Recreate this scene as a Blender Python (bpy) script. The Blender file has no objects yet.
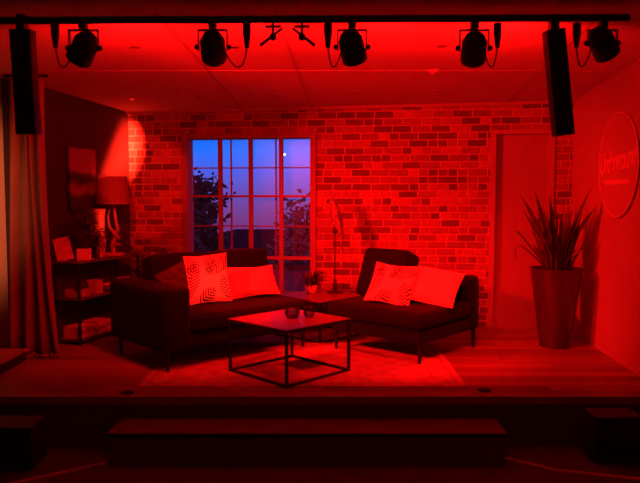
import bpy, bmesh, math, random
from mathutils import Vector, Matrix, Euler
random.seed(7)
PI = math.pi
C = bpy.context.scene.collection
S = bpy.context.scene

# ------------------------------------------------------------------ camera
cd = bpy.data.cameras.new('camera'); cam = bpy.data.objects.new('camera', cd); C.objects.link(cam)
cd.sensor_width = 36; cd.lens = 680 / 640 * 36; cd.clip_start = .05; cd.clip_end = 200
cam.location = (0, 0, 1.37); cam.rotation_euler = (math.radians(90 - 3.9), 0, 0)
S.camera = cam
S.view_settings.view_transform = 'Standard'; S.view_settings.look = 'None'
S.view_settings.exposure = 0; S.view_settings.gamma = 1; S.view_settings.use_curve_mapping = False

# ------------------------------------------------------------------ world: dusk sky
w = bpy.data.worlds.new('dusk'); S.world = w; w.use_nodes = True
nt = w.node_tree; nt.nodes.clear()
tc = nt.nodes.new('ShaderNodeTexCoord'); sp = nt.nodes.new('ShaderNodeSeparateXYZ')
mr = nt.nodes.new('ShaderNodeMapRange'); rp = nt.nodes.new('ShaderNodeValToRGB')
bg = nt.nodes.new('ShaderNodeBackground'); wo = nt.nodes.new('ShaderNodeOutputWorld')
nt.links.new(tc.outputs['Generated'], sp.inputs[0]); nt.links.new(sp.outputs['Z'], mr.inputs['Value'])
mr.inputs['From Min'].default_value = -.06; mr.inputs['From Max'].default_value = .12
nt.links.new(mr.outputs[0], rp.inputs[0])
el = rp.color_ramp.elements
el[0].position = 0; el[0].color = (.13, .03, .20, 1)
el[1].position = 1; el[1].color = (.0, .015, .09, 1)
for p_, c_ in ((.14, (.16, .04, .22, 1)), (.34, (.12, .07, .40, 1)), (.52, (.06, .11, .72, 1)), (.70, (.008, .16, 1.0, 1))):
    e = el.new(p_); e.color = c_
nt.links.new(rp.outputs[0], bg.inputs[0]); bg.inputs[1].default_value = 1.25
nt.links.new(bg.outputs[0], wo.inputs[0])

# ------------------------------------------------------------------ stage lighting (the theatre's red lamps, plus added fills)
def spot(name, loc, to, watt, deg, blend=.5, col=(1, .004, .003), size=.04):
    l = bpy.data.lights.new(name, 'SPOT'); l.energy = watt; l.spot_size = math.radians(deg); l.spot_blend = blend
    l.color = col; l.shadow_soft_size = size
    o = bpy.data.objects.new(name, l); C.objects.link(o); o.location = loc
    o.rotation_euler = (Vector(to) - Vector(loc)).to_track_quat('-Z', 'Y').to_euler()
    return o
RED = (1, .0022, .002)
spot('key_light', (-2.45, 4.15, 2.22), (1.05, 6.6, .75), 1300, 56, .75, RED, .04)
spot('fill_light', (.98, 4.25, 2.1), (.5, 6.4, .2), 290, 75, .8, RED, .05)
spot('wash_light', (-.6, 4.3, 2.12), (-.8, 6.6, .4), 210, 80, .8, RED, .05)
CL = Vector((-1.445, 4.215, 2.185))
def azel(az, el): return Vector((math.sin(math.radians(az)) * math.cos(math.radians(el)), math.cos(math.radians(az)) * math.cos(math.radians(el)), math.sin(math.radians(el))))
spot('corner_light', tuple(CL), tuple(CL + azel(-17, -5)), 42000, 19, 1, (1, .017, .007), .002)
spot('left_light', (-1.46, 4.30, 2.12), (-1.90, 7.4, 1.50), 230, 21, .3, (1, .006, .003), .03)
spot('vase_light', (1.72, 4.25, 2.12), (-2.15, 6.7, 1.12), 900, 4.2, .6, (1, .05, .02), .03)
spot('pillow_light', (.3, 4.25, 2.1), (-.85, 5.7, .68), 130, 11, .9, (1, .05, .02), .04)
spot('right_light', (.25, 4.25, 2.12), (1.65, 6.4, .3), 290, 52, .9, RED, .05)
def point_fill(name, loc, watt, col=RED, size=.05):
    l = bpy.data.lights.new(name, 'POINT'); l.energy = watt; l.color = col; l.shadow_soft_size = size
    o = bpy.data.objects.new(name, l); C.objects.link(o); o.location = loc
for i, (x, w_) in enumerate(((-1.2, 46), (-.40, 34), (.40, 38), (1.15, 48))):
    spot('ceiling_fill', (x, 4.32, 2.12), (x, 5.32, 2.17), w_, 168, .25, RED, .06)  # wide spots added between the lamps to brighten the ceiling
spot('house_light', (-2.2, .6, 2.5), (-3.2, 5.9, 1.3), 900, 20, .7, (1, .15, .05), .15)
point_fill('hall_fill', (0, .3, 2.3), 20, (1, .02, .01), .4)  # added point light, no fixture; lifts hall floor and stage front

# ------------------------------------------------------------------ materials
def mat(name, col, rough=.6, metal=0, noise=0, nscale=8, bump=0, bscale=60, spec=.5, coat=0, stretch=(1, 1, 1), sheen=0):
    m = bpy.data.materials.new(name); m.use_nodes = True
    n = m.node_tree; b = n.nodes['Principled BSDF']
    b.inputs['Base Color'].default_value = (*col, 1); b.inputs['Roughness'].default_value = rough
    b.inputs['Metallic'].default_value = metal; b.inputs['Specular IOR Level'].default_value = spec
    b.inputs['Coat Weight'].default_value = coat; b.inputs['Sheen Weight'].default_value = sheen
    t = n.nodes.new('ShaderNodeTexCoord'); mp = n.nodes.new('ShaderNodeMapping')
    mp.inputs['Scale'].default_value = stretch
    n.links.new(t.outputs['Object'], mp.inputs[0])
    if noise:
        nz = n.nodes.new('ShaderNodeTexNoise'); nz.inputs['Scale'].default_value = nscale; nz.inputs['Detail'].default_value = 4
        n.links.new(mp.outputs[0], nz.inputs[0])
        r = n.nodes.new('ShaderNodeValToRGB')
        r.color_ramp.elements[0].position = .3; r.color_ramp.elements[1].position = .7
        r.color_ramp.elements[0].color = (*[c * (1 - noise) for c in col], 1)
        r.color_ramp.elements[1].color = (*[min(1, c * (1 + noise)) for c in col], 1)
        n.links.new(nz.outputs[0], r.inputs[0]); n.links.new(r.outputs[0], b.inputs['Base Color'])
    if bump:
        nz = n.nodes.new('ShaderNodeTexNoise'); nz.inputs['Scale'].default_value = bscale; nz.inputs['Detail'].default_value = 3
        n.links.new(mp.outputs[0], nz.inputs[0])
        bm_ = n.nodes.new('ShaderNodeBump'); bm_.inputs['Strength'].default_value = bump; bm_.inputs['Distance'].default_value = .01
        n.links.new(nz.outputs[0], bm_.inputs['Height']); n.links.new(bm_.outputs[0], b.inputs['Normal'])
    return m

class NB:   # tiny node helper
    def __init__(s, m): s.t = m.node_tree; s.b = s.t.nodes['Principled BSDF']
    def L(s, a, b): s.t.links.new(a, b)
    def m(s, op, a, b=None, c=None):
        n = s.t.nodes.new('ShaderNodeMath'); n.operation = op
        for i, v in enumerate((a, b, c)):
            if v is None: continue
            if isinstance(v, (int, float)): n.inputs[i].default_value = v
            else: s.L(v, n.inputs[i])
        return n.outputs[0]
    def xyz(s, coord='Object'):
        t = s.t.nodes.new('ShaderNodeTexCoord'); p = s.t.nodes.new('ShaderNodeSeparateXYZ')
        s.L(t.outputs[coord], p.inputs[0]); return p.outputs[0], p.outputs[1], p.outputs[2], t.outputs[coord]
    def comb(s, x, y, z=0):
        n = s.t.nodes.new('ShaderNodeCombineXYZ')
        for i, v in enumerate((x, y, z)):
            if isinstance(v, (int, float)): n.inputs[i].default_value = v
            else: s.L(v, n.inputs[i])
        return n.outputs[0]
    def ramp(s, fac, stops, const=False):
        r = s.t.nodes.new('ShaderNodeValToRGB'); e = r.color_ramp.elements
        if const: r.color_ramp.interpolation = 'CONSTANT'
        e[0].position, e[0].color = stops[0][0], (*stops[0][1], 1)
        e[1].position, e[1].color = stops[-1][0], (*stops[-1][1], 1)
        for p_, c_ in stops[1:-1]:
            q = e.new(p_); q.color = (*c_, 1)
        s.L(fac, r.inputs[0]); return r.outputs[0]
    def mix(s, f, a, b):
        n = s.t.nodes.new('ShaderNodeMix'); n.data_type = 'RGBA'
        s.L(f, n.inputs[0])
        for i, v in ((6, a), (7, b)):
            if isinstance(v, tuple): n.inputs[i].default_value = (*v, 1)
            else: s.L(v, n.inputs[i])
        return n.outputs[2]
    def noise(s, vec, sc, det=3):
        n = s.t.nodes.new('ShaderNodeTexNoise'); n.inputs['Scale'].default_value = sc; n.inputs['Detail'].default_value = det
        s.L(vec, n.inputs[0]); return n.outputs[0]
    def white(s, vec):
        n = s.t.nodes.new('ShaderNodeTexWhiteNoise'); s.L(vec, n.inputs[0]); return n.outputs[0]
    def bump(s, h, st=.5, d=.01):
        n = s.t.nodes.new('ShaderNodeBump'); n.inputs['Strength'].default_value = st; n.inputs['Distance'].default_value = d
        s.L(h, n.inputs['Height']); s.L(n.outputs[0], s.b.inputs['Normal'])

def brick_mat():
    m = mat('brick', (.4, .2, .15), .8, spec=.2); k = NB(m)
    x, y, z, o = k.xyz()
    RH, BW = .0745, .198
    n1 = k.noise(o, 9, 2)
    zz = k.m('ADD', z, k.m('MULTIPLY', k.m('SUBTRACT', n1, .5), .008))
    row = k.m('FLOOR', k.m('DIVIDE', zz, RH))
    rj = k.white(k.comb(row, 3.3))
    off = k.m('ADD', k.m('MULTIPLY', k.m('MODULO', row, 2), BW * .5), k.m('MULTIPLY', rj, .05))
    bx = k.m('DIVIDE', k.m('ADD', k.m('ADD', x, 20), off), BW)
    col = k.m('FLOOR', bx)
    # some stretchers are cut to two headers
    half = k.m('GREATER_THAN', k.white(k.comb(col, row, 5.5)), .72)
    fx = k.m('FRACT', bx)
    hx = k.m('FRACT', k.m('MULTIPLY', fx, 2)); hid = k.m('FLOOR', k.m('MULTIPLY', fx, 2))
    ex1 = k.m('MULTIPLY', k.m('MINIMUM', fx, k.m('SUBTRACT', 1, fx)), BW)
    ex2 = k.m('MULTIPLY', k.m('MINIMUM', hx, k.m('SUBTRACT', 1, hx)), BW / 2)
    ex = k.m('ADD', k.m('MULTIPLY', ex1, k.m('SUBTRACT', 1, half)), k.m('MULTIPLY', ex2, half))
    fz = k.m('FRACT', k.m('DIVIDE', zz, RH))
    ez = k.m('MULTIPLY', k.m('MINIMUM', fz, k.m('SUBTRACT', 1, fz)), RH)
    e = k.m('MINIMUM', ex, ez)
    e = k.m('ADD', e, k.m('MULTIPLY', k.m('SUBTRACT', k.noise(o, 38, 3), .5), .008))
    mask = k.m('MULTIPLY', k.m('SUBTRACT', e, .003), 200)
    n = k.t.nodes.new('ShaderNodeClamp'); k.L(mask, n.inputs[0]); mask = n.outputs[0]
    rnd = k.white(k.comb(k.m('ADD', col, k.m('MULTIPLY', k.m('MULTIPLY', hid, half), .5)), row, 1.7))
    bc = k.ramp(rnd, [(0, (.12, .07, .05)), (.3, (.16, .09, .07)), (.42, (.25, .13, .10)), (.7, (.31, .17, .12)), (.9, (.36, .2, .15)), (1, (.40, .23, .17))])
    g = k.noise(o, 30, 4)
    shade = k.ramp(g, [(.3, (.75, .75, .75)), (.7, (1.1, 1.1, 1.1))])
    mm = k.t.nodes.new('ShaderNodeMix'); mm.data_type = 'RGBA'; mm.blend_type = 'MULTIPLY'; mm.inputs[0].default_value = 1
    k.L(bc, mm.inputs[6]); k.L(shade, mm.inputs[7])
    k.L(k.mix(mask, (.50, .44, .38), mm.outputs[2]), k.b.inputs['Base Color'])
    h = k.m('ADD', k.m('MULTIPLY', mask, .9), k.m('MULTIPLY', g, .5))
    k.bump(h, .8, .008)
    return m

def plank_mat(name, c1, c2, width, length, rough=.45, seam=(.02, .01, .008), spec=.4):
    m = mat(name, c1, rough, spec=spec); k = NB(m); x, y, z, o = k.xyz()
    row = k.m('FLOOR', k.m('DIVIDE', y, width))
    off = k.white(k.comb(row, 7.7))
    cx = k.m('ADD', k.m('DIVIDE', k.m('ADD', x, 20), length), off); col = k.m('FLOOR', cx)
    fy = k.m('FRACT', k.m('DIVIDE', y, width)); fx = k.m('FRACT', cx)
    e = k.m('MINIMUM', k.m('MULTIPLY', k.m('MINIMUM', fy, k.m('SUBTRACT', 1, fy)), width), k.m('MULTIPLY', k.m('MINIMUM', fx, k.m('SUBTRACT', 1, fx)), length))
    ed = k.m('GREATER_THAN', e, .0022)
    rnd = k.white(k.comb(col, row, 2.2))
    grain = k.noise(k.comb(k.m('MULTIPLY', x, 1.2), k.m('MULTIPLY', y, 26), rnd), 3, 5)
    f = k.m('ADD', k.m('MULTIPLY', rnd, .6), k.m('MULTIPLY', grain, .5))
    c = k.ramp(f, [(.15, c1), (.9, c2)])
    k.L(k.mix(ed, seam, c), k.b.inputs['Base Color'])
    k.bump(k.m('ADD', ed, k.m('MULTIPLY', grain, .15)), .5, .003)
    return m

def rug_mat():
    m = mat('rug_weave', (.5, .4, .35), .95, spec=.1, sheen=.2); k = NB(m); x, y, z, o = k.xyz()
    ax = k.m('ABSOLUTE', x); ay = k.m('ABSOLUTE', y)
    # distance from the rim; faded border bands and a worn medallion
    d = k.m('MINIMUM', k.m('SUBTRACT', 1.18, ax), k.m('SUBTRACT', .72, ay))
    band = k.m('MULTIPLY', k.m('GREATER_THAN', d, .05), k.m('LESS_THAN', d, .075))
    band2 = k.m('MULTIPLY', k.m('GREATER_THAN', d, .20), k.m('LESS_THAN', d, .215))
    s = k.m('MULTIPLY', k.m('SINE', k.m('MULTIPLY', x, 34)), k.m('SINE', k.m('MULTIPLY', y, 34)))
    pat = k.m('GREATER_THAN', k.m('ADD', s, k.m('SUBTRACT', k.noise(o, 14, 4), .5)), .35)
    tot = k.m('MINIMUM', k.m('ADD', k.m('ADD', band, band2), k.m('MULTIPLY', pat, .55)), 1)
    worn = k.m('MULTIPLY', tot, k.noise(o, 5, 4))
    base = k.ramp(k.noise(o, 7, 6), [(.3, (.40, .31, .28)), (.7, (.62, .5, .46))])
    k.L(k.mix(worn, base, (.22, .12, .12)), k.b.inputs['Base Color'])
    k.bump(k.noise(o, 220, 2), .6, .004)
    return m

def fern_mat(name):
    """white cotton with fern fronds: each frond a fan of narrow leaflets"""
    m = mat(name, (.8, .76, .7), .85, spec=.2, sheen=.1); k = NB(m); x, y, z, o = k.xyz('Object')
    tot = None
    for (ox, oy, ang, ln, wd) in ((-.21, -.17, 72, .36, .075), (.20, -.20, 112, .24, .075), (-.10, -.21, 38, .20, .055), (.20, .19, 215, .30, .08), (.03, .21, 262, .2, .055), (-.20, .20, -50, .22, .06)):
        a = math.radians(ang); ca, sa = math.cos(a), math.sin(a)
        dx = k.m('SUBTRACT', x, ox); dy = k.m('SUBTRACT', y, oy)
        p = k.m('ADD', k.m('MULTIPLY', dx, ca), k.m('MULTIPLY', dy, sa))
        q = k.m('ABSOLUTE', k.m('SUBTRACT', k.m('MULTIPLY', dy, ca), k.m('MULTIPLY', dx, sa)))
        st = k.m('GREATER_THAN', k.m('SINE', k.m('MULTIPLY', k.m('SUBTRACT', p, k.m('MULTIPLY', q, .9)), 215)), .05)
        t = k.m('DIVIDE', p, ln)
        lim = k.m('MULTIPLY', k.m('SUBTRACT', 1, k.m('POWER', k.m('ABSOLUTE', k.m('SUBTRACT', k.m('MULTIPLY', t, 2), .9)), 2)), wd)
        f = k.m('MULTIPLY', st, k.m('LESS_THAN', q, lim))
        f = k.m('MULTIPLY', f, k.m('MULTIPLY', k.m('GREATER_THAN', t, 0), k.m('LESS_THAN', t, 1)))
        tot = f if tot is None else k.m('MAXIMUM', tot, f)
    k.L(k.mix(tot, (.8, .76, .7), (.05, .07, .05)), k.b.inputs['Base Color'])
    k.bump(k.noise(o, 250, 2), .25, .003)
    return m

def painting_mat():
    m = mat('canvas_print', (.5, .3, .4), .6, spec=.3); k = NB(m); x, y, z, o = k.xyz()
    zz = k.m('ADD', z, k.m('MULTIPLY', k.m('SUBTRACT', k.noise(o, 6, 5), .5), .22))
    c = k.ramp(k.m('ADD', k.m('MULTIPLY', zz, 1.7), .5), [(0, (.03, .03, .03)), (.22, (.06, .04, .04)), (.33, (.30, .14, .08)), (.42, (.22, .1, .06)), (.5, (.03, .03, .05)), (.58, (.12, .07, .14)), (.64, (.36, .24, .5)), (1, (.30, .2, .46))])
    k.L(c, k.b.inputs['Base Color']); return m

M = dict(
    brick=brick_mat(),
    wall_dark=mat('charcoal_wall_paint', (.045, .035, .036), .85, noise=.1, bump=.1),
    wall_red=mat('right_wall_paint', (.36, .33, .32), .85, noise=.05, nscale=2, bump=.12, spec=.2),
    ceiling=mat('ceiling_paint', (.62, .6, .58), .95, noise=.03, nscale=1, spec=.1),
    hall=mat('hall_wall_paint', (.08, .07, .07), .9, noise=.1),
    beige=mat('beige_wall_paint', (.62, .55, .46), .85, noise=.05, bump=.1),
    stage=plank_mat('stage_floorboards', (.13, .08, .055), (.36, .23, .16), .13, 1.6),
    tread=plank_mat('step_boards', (.10, .06, .05), (.16, .10, .08), .3, 3, .5),
    fascia=plank_mat('fascia_boards', (.10, .06, .05), (.14, .09, .07), .3, 3, .6, spec=.15),
    hallfloor=plank_mat('hall_floorboards', (.09, .055, .045), (.13, .08, .065), .2, 2.4, .5, spec=.2),
    trim=mat('aluminium_trim', (.7, .64, .6), .45, .2),
    frame=mat('window_frame_paint', (.22, .20, .19), .6, noise=.05),
    door=mat('door_paint', (.30, .25, .24), .6, noise=.06, nscale=3, stretch=(8, 8, 1)),
    doorframe=mat('door_frame_paint', (.34, .3, .28), .6),
    black=mat('black_metal', (.012, .012, .013), .45, .3, noise=.2),
    blackm=mat('matt_black_plastic', (.01, .01, .011), .6, noise=.2, bump=.1),
    grille=mat('speaker_grille', (.012, .012, .013), .7, .2, bump=.6, bscale=400),
    sofa=mat('charcoal_upholstery', (.008, .009, .012), .9, noise=.25, nscale=40, bump=.4, bscale=300, spec=.1, sheen=.05),
    sofa2=mat('dark_grey_cushion_fabric', (.05, .045, .05), .9, noise=.5, nscale=30, bump=.4, bscale=250, spec=.1, sheen=.1),
    cotton=mat('plain_cotton', (.72, .66, .6), .9, noise=.05, nscale=20, bump=.3, bscale=250, spec=.15),
    fern=fern_mat('fern_print_cotton'),
    rug=rug_mat(),
    tabletop=plank_mat('oak_table_veneer', (.15, .09, .06), (.22, .14, .09), .4, 3, .3, spec=.5),
    glass=None, pane=None,
    wax=mat('candle_wax', (.7, .6, .5), .5),
    pot_metal=mat('brushed_planter', (.12, .11, .11), .24, .6, noise=.15, nscale=3, stretch=(20, 20, 1)),
    leaf_strap=mat('strap_leaf', (.07, .11, .05), .28, noise=.4, nscale=12, spec=.6),
    leaf_dark=mat('dark_leaf', (.06, .085, .045), .5, noise=.4, nscale=20),
    soil=mat('potting_soil', (.03, .02, .015), .95, noise=.5, nscale=60, bump=.8),
    white_pot=mat('white_ceramic', (.72, .7, .66), .35, noise=.03),
    grey_pot=mat('grey_plastic_pot', (.5, .46, .42), .5, noise=.05),
    parrot=mat('painted_resin', (.22, .18, .16), .4, noise=.7, nscale=35, bump=.5, bscale=120),
    stand=mat('aged_iron', (.05, .045, .04), .5, .6, noise=.3, bump=.3),
    shade=mat('linen_lampshade', (.20, .15, .13), .9, noise=.1, nscale=50, bump=.3, bscale=300, stretch=(1, 1, .2)),
    driftwood=mat('driftwood', (.5, .36, .27), .8, noise=.3, nscale=14, bump=.6, bscale=40, stretch=(3, 3, 1)),
    copper=mat('copper_glaze', (.75, .42, .28), .28, .4, noise=.2),
    curtain=mat('taupe_velvet', (.24, .19, .16), .9, noise=.1, nscale=5, bump=.2, sheen=.4, spec=.1),
    paper=mat('book_paper', (.6, .55, .48), .8, noise=.1, nscale=60, stretch=(1, 1, 12)),
    canvas=painting_mat(),
    shelfwood=mat('dark_shelf_wood', (.10, .065, .05), .5, noise=.3, nscale=6, stretch=(6, 1, 1)),
    box=mat('woven_box', (.42, .33, .26), .8, noise=.3, nscale=50, bump=.5, bscale=80),
    card=mat('printed_card', (.6, .48, .5), .5, noise=.3, nscale=25),
    sign=mat('sign_disc_paint', (.40, .35, .34), .6),
    signtext=mat('sign_lettering', (.62, .56, .54), .5),
    lens=mat('fixture_lens', (.05, .04, .04), .1),
    white=mat('white_plastic', (.6, .58, .56), .4),
    steel=mat('satin_steel', (.4, .38, .36), .3, .9),
    bark=mat('bark', (.05, .04, .03), .9, noise=.4, bump=.6),
    treeleaf=mat('garden_leaf', (.16, .2, .12), .6, noise=.5, nscale=6),
    redlit_leaf=mat('red_lit_garden_leaf', (.75, .42, .28), .6, noise=.4, nscale=6),  # reddened, brightened colour paints in the red stage light on the leaves
    roof=mat('slate_roof', (.20, .05, .05), .8, noise=.3, nscale=12, stretch=(1, 1, 6)),
    render_=mat('house_render', (.20, .10, .12), .9, noise=.1),
    lawn=mat('lawn_turf', (.05, .08, .035), .95, noise=.4, nscale=9, bump=.5),
    garden_wall=mat('garden_wall_render', (.38, .36, .38), .9, noise=.15, nscale=4),
    grassm=mat('dry_grass', (.30, .26, .15), .8, noise=.3),
)
def glass(name, tint, refl, rough=.03):
    m = bpy.data.materials.new(name); m.use_nodes = True; n = m.node_tree; n.nodes.clear()
    o = n.nodes.new('ShaderNodeOutputMaterial'); mx = n.nodes.new('ShaderNodeMixShader')
    t = n.nodes.new('ShaderNodeBsdfTransparent'); g = n.nodes.new('ShaderNodeBsdfGlossy'); f = n.nodes.new('ShaderNodeFresnel')
    t.inputs[0].default_value = (*tint, 1); g.inputs['Roughness'].default_value = rough; f.inputs[0].default_value = refl
    n.links.new(f.outputs[0], mx.inputs[0]); n.links.new(t.outputs[0], mx.inputs[1]); n.links.new(g.outputs[0], mx.inputs[2])
    n.links.new(mx.outputs[0], o.inputs[0]); return m
M['glass'] = glass('smoked_glass', (.8, .76, .76), 1.5)
M['pane'] = glass('window_glass', (.96, .96, .97), 1.45, .32)
m = bpy.data.materials.new('moon_glow'); m.use_nodes = True
b_ = m.node_tree.nodes['Principled BSDF']; b_.inputs['Emission Color'].default_value = (.9, .85, 1, 1); b_.inputs['Emission Strength'].default_value = 2.5
M['moon'] = m

# ------------------------------------------------------------------ mesh builder
class MB:
    def __init__(s): s.bm = bmesh.new()
    def box(s, lo, hi, mtx=None, bevel=0, seg=2):
        t = bmesh.new(); bmesh.ops.create_cube(t, size=1)
        sc = [hi[i] - lo[i] for i in range(3)]; ce = [(hi[i] + lo[i]) / 2 for i in range(3)]
        bmesh.ops.transform(t, matrix=Matrix.Translation(ce) @ Matrix.Diagonal((*sc, 1)), verts=t.verts)
        if bevel: bmesh.ops.bevel(t, geom=list(t.edges), offset=bevel, segments=seg, profile=.6, affect='EDGES')
        return s.add(t, mtx)
    def add(s, t, mtx=None):
        if mtx is not None: bmesh.ops.transform(t, matrix=mtx, verts=t.verts)
        me = bpy.data.meshes.new('t'); t.to_mesh(me); t.free(); s.bm.from_mesh(me); bpy.data.meshes.remove(me); return s
    def tube(s, pts, r, n=8, caps=True):
        pts = [Vector(p) for p in pts]; rr = r if isinstance(r, (list, tuple)) else [r] * len(pts)
        rings = []; up = None
        for i, p in enumerate(pts):
            d = (pts[min(i + 1, len(pts) - 1)] - pts[max(i - 1, 0)]).normalized()
            if up is None: up = Vector((0, 0, 1)) if abs(d.z) < .9 else Vector((1, 0, 0))
            a = d.cross(up).normalized(); up = a.cross(d).normalized()
            rings.append([s.bm.verts.new(p + a * math.cos(2 * PI * k / n) * rr[i] + up * math.sin(2 * PI * k / n) * rr[i]) for k in range(n)])
        for a, b in zip(rings, rings[1:]):
            for k in range(n): s.bm.faces.new((a[k], a[(k + 1) % n], b[(k + 1) % n], b[k]))
        if caps: s.bm.faces.new(rings[0]); s.bm.faces.new(list(reversed(rings[-1])))
        return s
    def lathe(s, prof, c=(0, 0, 0), n=24, mtx=None, close=True):
        t = bmesh.new(); rings = []
        for r, z in prof:
            rings.append([t.verts.new((c[0] + math.cos(2 * PI * k / n) * r, c[1] + math.sin(2 * PI * k / n) * r, c[2] + z)) for k in range(n)])
        for a, b in zip(rings, rings[1:]):
            for k in range(n): t.faces.new((a[k], a[(k + 1) % n], b[(k + 1) % n], b[k]))
        if close: t.faces.new(list(reversed(rings[0]))); t.faces.new(rings[-1])
        return s.add(t, mtx)
    def ball(s, c, r, sc=(1, 1, 1), mtx=None, n=14):
        t = bmesh.new(); bmesh.ops.create_uvsphere(t, u_segments=n, v_segments=n // 2 + 2, radius=r)
        bmesh.ops.transform(t, matrix=Matrix.Translation(c) @ (mtx or Matrix()) @ Matrix.Diagonal((*sc, 1)), verts=t.verts); return s.add(t)
    def ribbon(s, pts, wd, side, thick=0, fold=.0):
        """leaf blade along pts with widths wd; side = sideways vector; V-folded"""
        side = Vector(side).normalized(); rows = []
        for i, p in enumerate(pts):
            p = Vector(p); d = (Vector(pts[min(i + 1, len(pts) - 1)]) - Vector(pts[max(i - 1, 0)])).normalized(); nn = side.cross(d)
            if nn.length < 1e-4: nn = Vector((0, 0, 1))
            nn.normalize(); h = wd[i] / 2
            rows.append([s.bm.verts.new(p - side * h + nn * h * fold), s.bm.verts.new(p), s.bm.verts.new(p + side * h + nn * h * fold)])
        for a, b in zip(rows, rows[1:]):
            for k in range(2): s.bm.faces.new((a[k], a[k + 1], b[k + 1], b[k]))
        return s
    def build(s, name, m, parent=None, smooth=False, loc=None, rot=None):
        bmesh.ops.recalc_face_normals(s.bm, faces=s.bm.faces)
        me = bpy.data.meshes.new(name); s.bm.to_mesh(me); s.bm.free()
        if smooth:
            for p in me.polygons: p.use_smooth = True
            try: me.set_sharp_from_angle(angle=math.radians(40))
            except Exception: pass
        me.materials.append(M[m] if isinstance(m, str) else m)
        o = bpy.data.objects.new(name, me); C.objects.link(o)
        if parent: o.parent = parent
        if loc: o.location = loc
        if rot: o.rotation_euler = rot
        return o

def tag(o, label=None, cat=None, group=None, kind=None):
    if label: o['label'] = label
    if cat: o['category'] = cat
    if group: o['group'] = group
    if kind: o['kind'] = kind
    return o
def thing(name, label, cat, loc=(0, 0, 0), rz=0, group=None, rot=None):
    o = bpy.data.objects.new(name, None); C.objects.link(o); o.location = loc; o.rotation_euler = rot or (0, 0, rz)
    o.empty_display_size = .1
    return tag(o, label, cat, group)
def struct(o): o['kind'] = 'structure'; return o
def dup(root, loc, rz=None, label=None, rot=None):
    def kids(o, r):
        for ch in [x for x in list(C.objects) if x.parent == o]:
            c = ch.copy(); C.objects.link(c); c.parent = r; kids(ch, c)
    r = root.copy(); C.objects.link(r); r.location = loc
    if rz is not None: r.rotation_euler = (0, 0, rz)
    if rot is not None: r.rotation_euler = rot
    if label: r['label'] = label
    kids(root, r); return r

# ------------------------------------------------------------------ the setting
CX, CY = -2.082, 7.454                      # back left corner of the room
TH = math.atan2(-.132, 1)                   # the back wall runs slightly towards us to the right
def zc(y): return 2.7444 - .064 * y         # ceiling height
HC = 2.75
b = MB()                                    # brick wall round the window and the door opening
WX0, WX1, WZ0, WZ1 = .603, 2.058, .25, 2.025
DX0, DX1, DZ = 3.845, 4.474, 2.025
for lo, hi in (((-.0, 0, 0), (WX0, .25, 2.5)), ((WX0, 0, 0), (WX1, .25, WZ0)), ((WX0, 0, WZ1), (WX1, .25, 2.5)), ((WX1, 0, 0), (DX0, .25, 2.5)),
               ((DX0, 0, DZ), (DX1, .25, 2.5)), ((DX1, 0, 0), (4.66, .25, 2.5))):
    b.box(lo, hi)
struct(b.build('wall_back', 'brick', loc=(CX, CY, 0), rot=(0, 0, TH)))
t = MB().box((0, -.03, 2.245), (4.66, .0, 2.315)); struct(t.build('trim_ceiling', 'doorframe', loc=(CX, CY, 0), rot=(0, math.radians(-.42), TH)))

def wallbox(name, m, p0, p1, z0, z1, th):
    """wall from p0 to p1 (its room face), thickness th to the left of the direction"""
    d = Vector((p1[0] - p0[0], p1[1] - p0[1])); a = math.atan2(d.y, d.x)
    return struct(MB().box((0, 0, z0), (d.length, th, z1)).build(name, m, loc=(p0[0], p0[1], 0), rot=(0, 0, a)))
LWX = CX - .34 * 1.55
wallbox('wall_left', 'wall_dark', (LWX, CY - 1.55), (CX, CY), 0, 2.5, .15)
wallbox('wall_right', 'wall_red', (2.527, 6.845), (2.527 - .06 * 8.4, 6.845 - 8.4), -.35, 3.0, .15)
wallbox('wall_wing', 'beige', (-3.75, 5.98), (-2.74, 5.98), 0, 2.5, .12)
wallbox('wall_wing_return', 'wall_dark', (-2.74, 5.98), (LWX - .12, CY - 1.55), 0, 2.5, .12)
wallbox('wall_hall_left', 'hall', (-3.75, -1.6), (-3.75, 5.98), -.35, 3.0, .15)
wallbox('wall_hall_rear', 'hall', (2.02, -1.6), (-3.75, -1.6), -.35, 3.0, .15)
c = MB()
v = [c.bm.verts.new(p) for p in ((-3.9, -1.8, zc(-1.8)), (3, -1.8, zc(-1.8)), (3, 7.7, zc(7.7)), (-3.9, 7.7, zc(7.7)), (-3.9, -1.8, zc(-1.8) + .15), (3, -1.8, zc(-1.8) + .15), (3, 7.7, zc(7.7) + .15), (-3.9, 7.7, zc(7.7) + .15))]
for f in ((0, 1, 2, 3), (7, 6, 5, 4), (0, 4, 5, 1), (1, 5, 6, 2), (2, 6, 7, 3), (3, 7, 4, 0)): c.bm.faces.new([v[i] for i in f])
struct(c.build('ceiling', 'ceiling'))
# joints between the ceiling boards: narrow cover strips
js = MB()
aim = math.atan(-.075)
for y in (5.63,):
    js.box((-2.3, y - .008, zc(y) - .004), (2.46, y + .008, zc(y) + .002), None)
struct(js.build('trim_ceiling_joint', 'white', loc=(0, 0, 0)))
for i, x in enumerate((-1.0, -.27, 1.72)):
    j = MB(); L = 3.0
    j.box((-.006, 0, -.003), (.006, L, .002))
    struct(j.build('trim_%d' % (i + 1), 'doorframe', loc=(x, 4.2, zc(4.2)), rot=(-math.atan(.064), 0, -.06)))
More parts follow.
